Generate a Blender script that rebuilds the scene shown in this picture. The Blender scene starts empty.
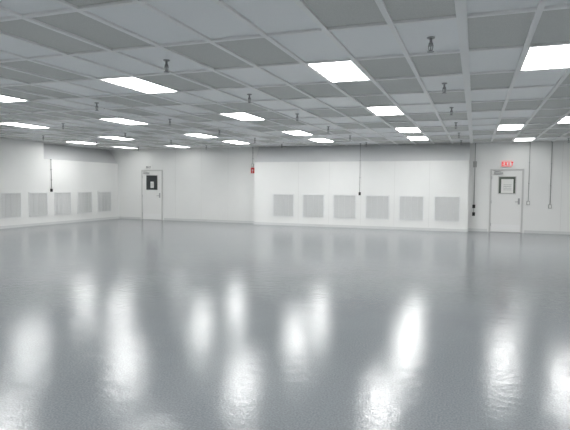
import bpy, bmesh, math, random
from mathutils import Matrix, Vector
random.seed(4)
S=bpy.context.scene
try:
    S.view_settings.view_transform='Standard'
    S.view_settings.look='None'
except Exception as e: print(e)

H=1.49      # eye height
HC=2.96     # ceiling height
K=HC-H
# ---------------------------------------------------------------- materials
def mat(name,col,rough=.5,metal=0,emit=0,noise=0,nscale=40,bump=0,bscale=60,spec=.5,ecol=None,bdist=.01):
    m=bpy.data.materials.new(name); m.use_nodes=True
    nt=m.node_tree; b=nt.nodes['Principled BSDF']
    b.inputs['Base Color'].default_value=(*col,1)
    b.inputs['Roughness'].default_value=rough
    b.inputs['Metallic'].default_value=metal
    b.inputs['Specular IOR Level'].default_value=spec
    if emit:
        b.inputs['Emission Color'].default_value=(*(ecol or col),1)
        b.inputs['Emission Strength'].default_value=emit
    tc=nt.nodes.new('ShaderNodeTexCoord')
    if noise:
        n=nt.nodes.new('ShaderNodeTexNoise'); n.inputs['Scale'].default_value=nscale
        n.inputs['Detail'].default_value=3
        r=nt.nodes.new('ShaderNodeMapRange')
        r.inputs['From Min'].default_value=.3; r.inputs['From Max'].default_value=.7
        r.inputs['To Min'].default_value=1-noise; r.inputs['To Max'].default_value=1+noise
        mx=nt.nodes.new('ShaderNodeVectorMath'); mx.operation='SCALE'
        mx.inputs[0].default_value=col
        nt.links.new(tc.outputs['Object'],n.inputs['Vector'])
        nt.links.new(n.outputs['Fac'],r.inputs['Value'])
        nt.links.new(r.outputs['Result'],mx.inputs['Scale'])
        nt.links.new(mx.outputs[0],b.inputs['Base Color'])
    if bump:
        n=nt.nodes.new('ShaderNodeTexNoise'); n.inputs['Scale'].default_value=bscale
        n.inputs['Detail'].default_value=4
        bp=nt.nodes.new('ShaderNodeBump'); bp.inputs['Strength'].default_value=bump
        bp.inputs['Distance'].default_value=bdist
        nt.links.new(tc.outputs['Object'],n.inputs['Vector'])
        nt.links.new(n.outputs['Fac'],bp.inputs['Height'])
        nt.links.new(bp.outputs['Normal'],b.inputs['Normal'])
    return m
M={}
def floor_mat():
    m=mat('epoxy_floor',(.235,.25,.262),.115,spec=.42)
    nt=m.node_tree; b=nt.nodes['Principled BSDF']; L_=nt.links.new
    tc=[n for n in nt.nodes if n.type=='TEX_COORD'][0]
    def noise(s,d=3):
        n=nt.nodes.new('ShaderNodeTexNoise'); n.inputs['Scale'].default_value=s; n.inputs['Detail'].default_value=d
        L_(tc.outputs['Object'],n.inputs['Vector']); return n
    # flake / speckle colour
    a=noise(75,3); r=nt.nodes.new('ShaderNodeMapRange')
    r.inputs['From Min'].default_value=.35; r.inputs['From Max'].default_value=.65
    r.inputs['To Min'].default_value=.84; r.inputs['To Max'].default_value=1.16
    L_(a.outputs['Fac'],r.inputs['Value'])
    a2=noise(.7,3); r2=nt.nodes.new('ShaderNodeMapRange')
    r2.inputs['From Min'].default_value=.3; r2.inputs['From Max'].default_value=.7
    r2.inputs['To Min'].default_value=.95; r2.inputs['To Max'].default_value=1.05
    L_(a2.outputs['Fac'],r2.inputs['Value'])
    mu=nt.nodes.new('ShaderNodeMath'); mu.operation='MULTIPLY'
    L_(r.outputs[0],mu.inputs[0]); L_(r2.outputs[0],mu.inputs[1])
    sc=nt.nodes.new('ShaderNodeVectorMath'); sc.operation='SCALE'; sc.inputs[0].default_value=(.182,.199,.212)
    L_(mu.outputs[0],sc.inputs['Scale']); L_(sc.outputs[0],b.inputs['Base Color'])
    # orange-peel
    n1=noise(65,2); b1=nt.nodes.new('ShaderNodeBump'); b1.inputs['Strength'].default_value=1; b1.inputs['Distance'].default_value=.0012
    L_(n1.outputs['Fac'],b1.inputs['Height'])
    n2=noise(8,2); b2=nt.nodes.new('ShaderNodeBump'); b2.inputs['Strength'].default_value=1; b2.inputs['Distance'].default_value=.0024
    L_(n2.outputs['Fac'],b2.inputs['Height']); L_(b1.outputs['Normal'],b2.inputs['Normal'])
    L_(b2.outputs['Normal'],b.inputs['Normal'])
    return m
M['floor']=floor_mat()
M['wall']=mat('white_wall_paint',(.82,.825,.815),.45,noise=.012,nscale=1.5)
M['seam']=mat('panel_seam',(.73,.73,.72),.5)
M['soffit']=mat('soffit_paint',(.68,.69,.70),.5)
M['base']=mat('cove_base',(.66,.67,.67),.4)
M['tile']=mat('white_ceiling_tile',(.94,.955,.97),.3,noise=.02,nscale=120)
M['filter']=mat('grey_filter_screen',(.66,.665,.645),.55,noise=.10,nscale=160)
M['bar']=mat('ceiling_grid_paint',(.95,.95,.95),.4)
M['lens']=mat('light_lens',(1,1,1),.4,emit=22,ecol=(1,1,.985))
M['lens2']=mat('light_lens_dim',(1,1,1),.4,emit=5,ecol=(.985,1,.985))
M['frame']=mat('fixture_frame',(.85,.85,.85),.4)
M['chrome']=mat('brushed_steel',(.42,.42,.43),.35,metal=.8)
M['grille']=mat('grille_aluminium',(.79,.80,.80),.45,metal=.0)
M['void']=mat('plenum_dark',(.62,.63,.63),.8)
M['door']=mat('door_paint',(.82,.82,.81),.4)
M['jamb']=mat('door_frame_paint',(.60,.60,.59),.45)
M['dark']=mat('dark_glass',(.03,.035,.04),.15)
M['black']=mat('black_plastic',(.02,.02,.02),.5)
M['red']=mat('red_plastic',(.55,.03,.03),.45)
M['exit']=mat('exit_letters',(.8,.03,.03),.5,emit=.5,ecol=(1,.06,.05))
M['paper']=mat('paper',(.82,.82,.80),.7)
M['ink']=mat('ink_print',(.12,.12,.14),.7)
M['cord']=mat('grey_conduit',(.40,.40,.40),.5)
M['box']=mat('grey_box',(.45,.45,.45),.5)
M['green']=mat('dark_door_glass',(.10,.12,.10),.25)

class B:
    """mesh builder: many shaped parts -> one object"""
    def __init__(s): s.bm=bmesh.new(); s.mats=[]
    def mi(s,k):
        if k not in s.mats: s.mats.append(k)
        return s.mats.index(k)
    def box(s,x0,x1,y0,y1,z0,z1,k,mtx=None,bev=0):
        i=s.mi(k)
        r=bmesh.ops.create_cube(s.bm,size=1)
        vs=r['verts']
        T=Matrix.Translation(((x0+x1)/2,(y0+y1)/2,(z0+z1)/2))@Matrix.Diagonal((abs(x1-x0),abs(y1-y0),abs(z1-z0),1))
        if mtx is not None: T=mtx@T
        bmesh.ops.transform(s.bm,matrix=T,verts=vs)
        fs=set(f for v in vs for f in v.link_faces)
        for f in fs: f.material_index=i
        if bev:
            es=list(set(e for v in vs for e in v.link_edges))
            rr=bmesh.ops.bevel(s.bm,geom=es,offset=bev,segments=2,affect='EDGES',profile=.5)
            for f in rr['faces']: f.material_index=i
    def quad(s,pts,k):
        i=s.mi(k); f=s.bm.faces.new([s.bm.verts.new(p) for p in pts]); f.material_index=i
    def cyl(s,p0,p1,r0,r1,k,seg=14):
        i=s.mi(k); p0=Vector(p0); p1=Vector(p1); d=p1-p0
        r=bmesh.ops.create_cone(s.bm,cap_ends=True,segments=seg,radius1=r0,radius2=r1,depth=d.length)
        q=Vector((0,0,1)).rotation_difference(d.normalized()).to_matrix().to_4x4()
        bmesh.ops.transform(s.bm,matrix=Matrix.Translation((p0+p1)/2)@q,verts=r['verts'])
        for f in set(f for v in r['verts'] for f in v.link_faces): f.material_index=i; f.smooth=(len(f.verts)==4)
    def obj(s,name,loc=(0,0,0),rotz=0,mesh_only=False):
        me=bpy.data.meshes.new(name); s.bm.to_mesh(me); s.bm.free()
        for k in s.mats: me.materials.append(M[k])
        o=bpy.data.objects.new(name,me); o.location=loc; o.rotation_euler=(0,0,rotz)
        S.collection.objects.link(o); return o
def inst(o,loc,rotz=0):
    n=bpy.data.objects.new(o.name.split('.')[0],o.data); n.location=loc; n.rotation_euler=(0,0,rotz)
    S.collection.objects.link(n); return n

# ---------------------------------------------------------------- room shell
XL=-14.45; XR=6.0; YB=18.7; YF=-4.0
CY=18.25; CX0=-7.87; CX1=-0.2; CZ=2.36; LCX=XL
b=B(); b.box(XL-.7,XR+.1,YF-.1,YB+.1,-.1,0,'floor'); b.obj('floor')

b=B()
b.box(XL-.6,XR,YB,YB+.1,0,HC+.12,'wall')
x=-13.2
for x in (-11.6,-10.4,-9.2,2.6,3.8,5.0):
    b.box(x-.006,x+.006,YB-.003,YB,.1,HC,'seam')
b.obj('wall_back')
# protruding return-air chase on back wall, sloped top
def chase(name,pts_yz,x0,x1,along='x',seams=()):
    bb=B()
    def P(a,c): 
        return (a,c[0],c[1]) if along=='x' else (c[0],a,c[1])
    n=len(pts_yz)
    for i in range(n-1):
        p,q=pts_yz[i],pts_yz[i+1]
        bb.quad([P(x0,p),P(x1,p),P(x1,q),P(x0,q)],'wall' if i==0 else 'soffit')
    for a in (x0,x1):
        bb.quad([P(a,p) for p in pts_yz]+[P(a,(pts_yz[-1][0],0))],'wall')
    for s_ in seams:
        if along=='x': bb.box(s_-.006,s_+.006,CY-.003,CY+.001,.1,CZ,'seam')
        else: bb.box(XL-.001,XL+.003,s_-.006,s_+.006,.1,CZ,'seam')
    bmesh.ops.recalc_face_normals(bb.bm,faces=bb.bm.faces)
    return bb.obj(name)
chase('wall_chase_back',[(CY,0),(CY,CZ),(YB-.02,HC)],CX0,CX1,'x',[-6.69+1.165*(k+.5) for k in range(5)])
chase('wall_chase_left',[(XL,0),(XL,CZ),(XL-.45,HC)],14.6,YB,'y')
b=B(); b.box(XL-.6,XL-.5,YF,YB,0,HC+.12,'wall')
b.box(XL-.5,XL,YF,14.6,0,HC,'wall')
b.obj('wall_left')
b=B(); b.box(XR,XR+.1,YF,YB,0,HC+.12,'wall'); b.obj('wall_right')
b=B(); b.box(XL-.6,XR,YF-.1,YF,0,HC+.12,'wall'); b.obj('wall_front')
# cove bases
b=B(); b.box(CX0-.012,CX1+.012,CY-.012,CY,0,.09,'base')
b.box(CX1,CX1+.012,CY,YB-.012,0,.09,'base'); b.box(CX0-.012,CX0,CY,YB-.012,0,.09,'base')
b.box(XL,-13.3,YB-.012,YB,0,.09,'base'); b.box(-12.15,CX0-.012,YB-.012,YB,0,.09,'base')
b.box(CX1+.012,.42,YB-.012,YB,0,.09,'base'); b.box(1.55,XR,YB-.012,YB,0,.09,'base')
b.obj('baseboard_back')
b=B(); b.box(XL,XL+.012,YF,YB-.012,0,.09,'base'); b.obj('baseboard_left')
b=B(); b.box(XR-.012,XR,YF,YB-.012,0,.09,'base'); b.obj('baseboard_right')

# ---------------------------------------------------------------- ceiling
W=.6096; L=1.2192
X0=K*-.10; Y0=K*4.54-L/2
def cx(c): return X0+W*(c+.5)
def cy(r): return Y0+L*(r+.5)
lights=[(-3,0),(-8,0),(-13,0),(1,0),(-18,0),
 (-3,3),(-8,3),(-13,3),(-18,3),(-22,2),
 (-3,6),(-8,6),(-13,6),(-18,6),(1,6),
 (-3,8),(-8,8),(-13,8),(-18,9),(-22,7),(-22,9),(2,9),(3,5),
 (-3,-3),(-8,-3),(-13,-3),(-18,-3),(1,-3),(6,-3),(6,0),(6,3),(6,7),
 (-3,-6),(-8,-6),(-13,-6),(-18,-6),(2,-6),(-22,-2),(-22,-5)]
LS=set(lights)
b=B()
c0=int((XL-.6-X0)//W); c1=int((XR-X0)//W); r0=int((YF-Y0)//L); r1=int((YB-Y0)//L)
for c in range(c0,c1+1):
    for r in range(r0,r1+1):
        if (c,r) in LS: continue
        xa=max(X0+W*c,XL-.6); xb=min(X0+W*(c+1),XR); ya=max(Y0+L*r,YF); yb=min(Y0+L*(r+1),YB)
        if xb-xa<.01 or yb-ya<.01: continue
        m5=c%5
        g = m5 in ((3,4) if r%2==0 else (0,1))
        if r>=1 and m5==2: g=True
        if r>=1 and random.random()<.12: g=not g
        z=HC+.012
        b.quad([(xa,ya,z),(xa,yb,z),(xb,yb,z),(xb,ya,z)],'filter' if g else 'tile')
b.box(XL-.6,XR,YF,YB,HC+.1,HC+.14,'wall')
b.obj('ceiling')
b=B()
for c in range(c0,c1+2):
    x=X0+W*c
    if XL-.55<x<XR:
        w=.045 if c==0 else .026
        b.box(x-w,x+w,YF,YB,HC-.012,HC+.011,'bar')
for r in range(r0,r1+2):
    y=Y0+L*r
    if YF<y<YB: b.box(XL-.55,XR,y-.026,y+.026,HC-.011,HC+.0105,'bar')
b.obj('ceiling_grid')

# light fixture
def fixture(lens):
    b=B()
    hw=W/2-.026; hl=L/2-.026
    b.box(-hw,hw,-hl,-hl+.018,-.006,.06,'frame'); b.box(-hw,hw,hl-.018,hl,-.006,.06,'frame')
    b.box(-hw,-hw+.018,-hl,hl,-.006,.06,'frame'); b.box(hw-.018,hw,-hl,hl,-.006,.06,'frame')
    b.box(-hw+.018,hw-.018,-hl+.018,hl-.018,-.004,.012,lens)
    b.box(-hw,hw,-hl,hl,.06,.07,'frame')
    return b
c,r=lights[0]; fx=fixture('lens').obj('ceiling_light_panel',(cx(c),cy(r),HC)); fx2=None
for c,r in lights[1:]:
    if r==9:
        if fx2 is None: fx2=fixture('lens2').obj('ceiling_light_panel',(cx(c),cy(r),HC))
        else: inst(fx2,(cx(c),cy(r),HC))
    else: inst(fx,(cx(c),cy(r),HC))

# sprinkler / drop head
b=B()
b.cyl((0,0,0),(0,0,-.012),.04,.036,'chrome',18)
b.cyl((0,0,-.01),(0,0,-.06),.013,.013,'chrome')
b.cyl((0,0,-.055),(0,0,-.085),.02,.026,'chrome')
b.cyl((-.022,0,-.08),(-.016,0,-.13),.005,.004,'chrome',8)
b.cyl((.022,0,-.08),(.016,0,-.13),.005,.004,'chrome',8)
b.cyl((0,0,-.085),(0,0,-.125),.006,.006,'box',8)
b.cyl((0,0,-.128),(0,0,-.14),.018,.014,'chrome')
b.cyl((0,0,-.14),(0,0,-.144),.034,.034,'chrome',16)
pts=[]
for c in (-21,-16,-11,-6,-1,4):
    for r in (-4,-1,1,3,5,7,9):
        pts.append((c,r))
sp=None
for c,r in pts:
    loc=(cx(c),cy(r),HC+.012)
    if sp is None: sp=b.obj('sprinkler_head',loc)
    else: inst(sp,loc)

# ---------------------------------------------------------------- return grilles (face -Y)
b=B(); g=.42; h=.43
b.box(-g,g,-.022,0,-h,-h+.035,'grille',bev=.003); b.box(-g,g,-.022,0,h-.035,h,'grille',bev=.003)
b.box(-g,-g+.035,-.022,0,-h,h,'grille',bev=.003); b.box(g-.035,g,-.022,0,-h,h,'grille',bev=.003)
b.box(-g+.03,g-.03,-.003,0,-h+.03,h-.03,'void')
n=30
for i in range(n):
    z=-h+.05+(2*h-.1)*i/(n-1)
    mt=Matrix.Translation((0,-.011,z))@Matrix.Rotation(math.radians(40),4,'X')
    b.box(-g+.035,g-.035,-.010,.010,-.0015,.0015,'grille',mtx=mt)
for i in (1,2,3):
    x=-g+2*g*i/4; b.box(x-.004,x+.004,-.02,-.001,-h+.03,h-.03,'grille')
gz=.755
gr=b.obj('air_return_grille',(-6.69,CY-.001,gz))
for k in range(1,6): inst(gr,(-6.69+1.165*k,CY-.001,gz))
for k in range(-8,5): inst(gr,(XL+.001,13.15+1.165*k,gz),math.pi/2)

# ---------------------------------------------------------------- doors
def door(name,xc,kind):
    b=B(); w=.46; t=2.04; y=YB
    # jambs with stop
    b.box(-w-.055,-w,-.03,0,0,t+.055,'jamb',bev=.004); b.box(w,w+.055,-.03,0,0,t+.055,'jamb',bev=.004)
    b.box(-w,w,-.03,0,t,t+.055,'jamb',bev=.004)
    b.box(-w+.004,w-.004,-.018,-.001,.012,t-.004,'door',bev=.003)
    b.box(-w,w,-.06,0,0,.012,'chrome')
    for z in (.25,1.0,1.8):
        b.cyl((-w-.002,-.034,z-.05),(-w-.002,-.034,z+.05),.009,.009,'chrome',10)
    # lever handle
    b.box(w-.11,w-.05,-.03,-.018,.93,1.13,'chrome',bev=.004)
    b.cyl((w-.08,-.03,1.02),(w-.08,-.075,1.02),.011,.011,'chrome',10)
    b.cyl((w-.075,-.075,1.02),(w-.2,-.075,1.015),.011,.009,'chrome',10)
    b.cyl((w-.08,-.03,1.1),(w-.08,-.04,1.1),.014,.014,'chrome',12)
    # closer
    b.box(-w+.06,-w+.34,-.07,-.018,t-.12,t-.05,'box',bev=.006)
    b.cyl((-w+.28,-.06,t-.045),(-w+.05,-.05,t-.01),.008,.008,'chrome',8)
    b.box(-w+.03,w-.03,-.021,-.018,.03,.26,'frame')
    if kind==1:   # dark vision panel with taped notices
        b.box(-.27,.27,-.03,-.018,1.26,1.86,'black',bev=.004)
        b.box(-.23,.23,-.033,-.03,1.30,1.82,'dark')
        b.box(-.06,.10,-.036,-.033,1.34,1.60,'paper')
        for k in range(4): b.box(-.04,.08,-.0375,-.036,1.38+.05*k,1.39+.05*k,'ink')
    else:
        b.box(-.27,.29,-.03,-.018,1.26,1.86,'jamb',bev=.004)
        b.box(-.24,.26,-.033,-.03,1.29,1.83,'green')
        b.box(-.17,.2,-.036,-.033,1.30,1.76,'paper')
        for k in range(4): b.box(-.1,.14,-.0375,-.036,1.40+.055*k,1.408+.055*k,'ink')
        b.box(.3,.4,-.021,-.018,1.42,1.55,'paper')
    return b.obj(name,(xc,y-.001,0))
door('door_1',-12.72,1)
door('door_2',.98,2)

# exit sign
def letters(b,x,z,hh,y,word,k):
    w=hh*.55; t=hh*.2
    for ch in word:
        if ch=='E':
            b.box(x,x+t,y-.004,y,z,z+hh,k)
            for q in (0,.4,.8): b.box(x+t,x+w,y-.004,y,z+hh*q,z+hh*q+t,k)
        if ch=='I': b.box(x+w*.3,x+w*.3+t,y-.004,y,z,z+hh,k)
        if ch=='T':
            b.box(x,x+w,y-.004,y,z+hh-t,z+hh,k); b.box(x+w/2-t/2,x+w/2+t/2,y-.004,y,z,z+hh-t,k)
        if ch=='X':
            for a in (29,-29):
                mt=Matrix.Translation((x+w/2,y-.002,z+hh/2))@Matrix.Rotation(math.radians(a),4,'Y')
                b.box(-t/2,t/2,-.002,.002,-hh*.55,hh*.55,k,mtx=mt)
        x+=w*1.3
b=B(); b.box(-.17,.17,-.06,0,-.1,.1,'frame',bev=.006); letters(b,-.145,-.065,.13,-.06,'EXIT','exit')
b.box(-.165,.165,-.064,-.06,-.095,-.085,'exit'); b.box(-.165,.165,-.064,-.06,.085,.095,'exit')
b.obj('exit_sign',(.95,YB-.001,2.26))
b=B(); b.box(-.15,.15,-.03,0,-.08,.08,'paper',bev=.004); letters(b,-.09,-.04,.08,-.03,'EXIT','ink')
b.obj('door_sign',(-12.9,YB-.001,2.2))

# fire alarm
b=B(); b.box(-.075,.075,-.05,0,-.11,.11,'red',bev=.006); b.box(-.03,.03,-.056,-.05,-.01,.03,'paper'); b.cyl((0,-.05,-.06),(0,-.065,-.06),.018,.018,'paper')
b.obj('fire_alarm',(-8.12,YB-.001,2.06))

# hanging drops: conduit + box/plug
def drop(x,y,ztop,zbot,kind):
    b=B(); 
    b.cyl((0,0,0),(0,0,zbot-ztop),.011,.011,'cord',10)
    b.cyl((0,0,0),(0,0,-.02),.03,.03,'chrome',14)
    if kind==1:
        b.box(-.035,.035,-.03,.03,zbot-ztop-.11,zbot-ztop,'black',bev=.006)
    else:
        b.box(-.05,.05,-.03,.03,zbot-ztop-.13,zbot-ztop,'box',bev=.006)
        b.box(-.03,.03,-.034,-.03,zbot-ztop-.11,zbot-ztop-.02,'paper')
    for q in (.35,.7):
        z=(zbot-ztop)*q; b.box(-.02,.02,-.014,.03,z-.01,z+.01,'chrome')
    return b.obj('hanging_power_drop',(x,y,ztop))
drop(-3.75,17.9,HC-.005,1.28,1)
drop(1.48+.16,YB-.035,HC,1.05,0)
drop(2.28,YB-.035,HC,.95,0)
drop(-8.12,YB-.035,HC,2.32,0)
drop(XL+.04,14.9,CZ,1.3,1)
# switches / boxes beside chase
b=B()
b.cyl((0,-.02,.9),(0,-.02,HC),.012,.012,'cord',10)
b.box(-.045,.045,-.05,0,.78,.9,'black',bev=.006); b.box(-.045,.045,-.05,0,.52,.64,'black',bev=.006)
b.cyl((0,-.02,.64),(0,-.02,.78),.012,.012,'cord',10)
b.box(-.06,.06,-.06,0,2.15,2.35,'box',bev=.006)
b.obj('wall_conduit_outlet',(-.02,YB-.001,0))

# ---------------------------------------------------------------- world + camera
w=bpy.data.worlds.new('World'); S.world=w; w.use_nodes=True
w.node_tree.nodes['Background'].inputs[0].default_value=(.5,.5,.5,1)
w.node_tree.nodes['Background'].inputs[1].default_value=.3
f=522.
Yc=Vector((190,28,-f)).normalized(); Xc=Vector((1440,-41.7,f)).normalized()
Xc=(Xc-Yc*Xc.dot(Yc)).normalized(); Zc=Xc.cross(Yc)
R=Matrix((Xc,Yc,Zc))   # cam->world
cd=bpy.data.cameras.new('Camera'); cam=bpy.data.objects.new('Camera',cd); S.collection.objects.link(cam)
cam.matrix_world=Matrix.Translation((0,0,H))@R.to_4x4()
cd.sensor_width=36; cd.lens=f/570*36; cd.clip_start=.05
S.camera=cam
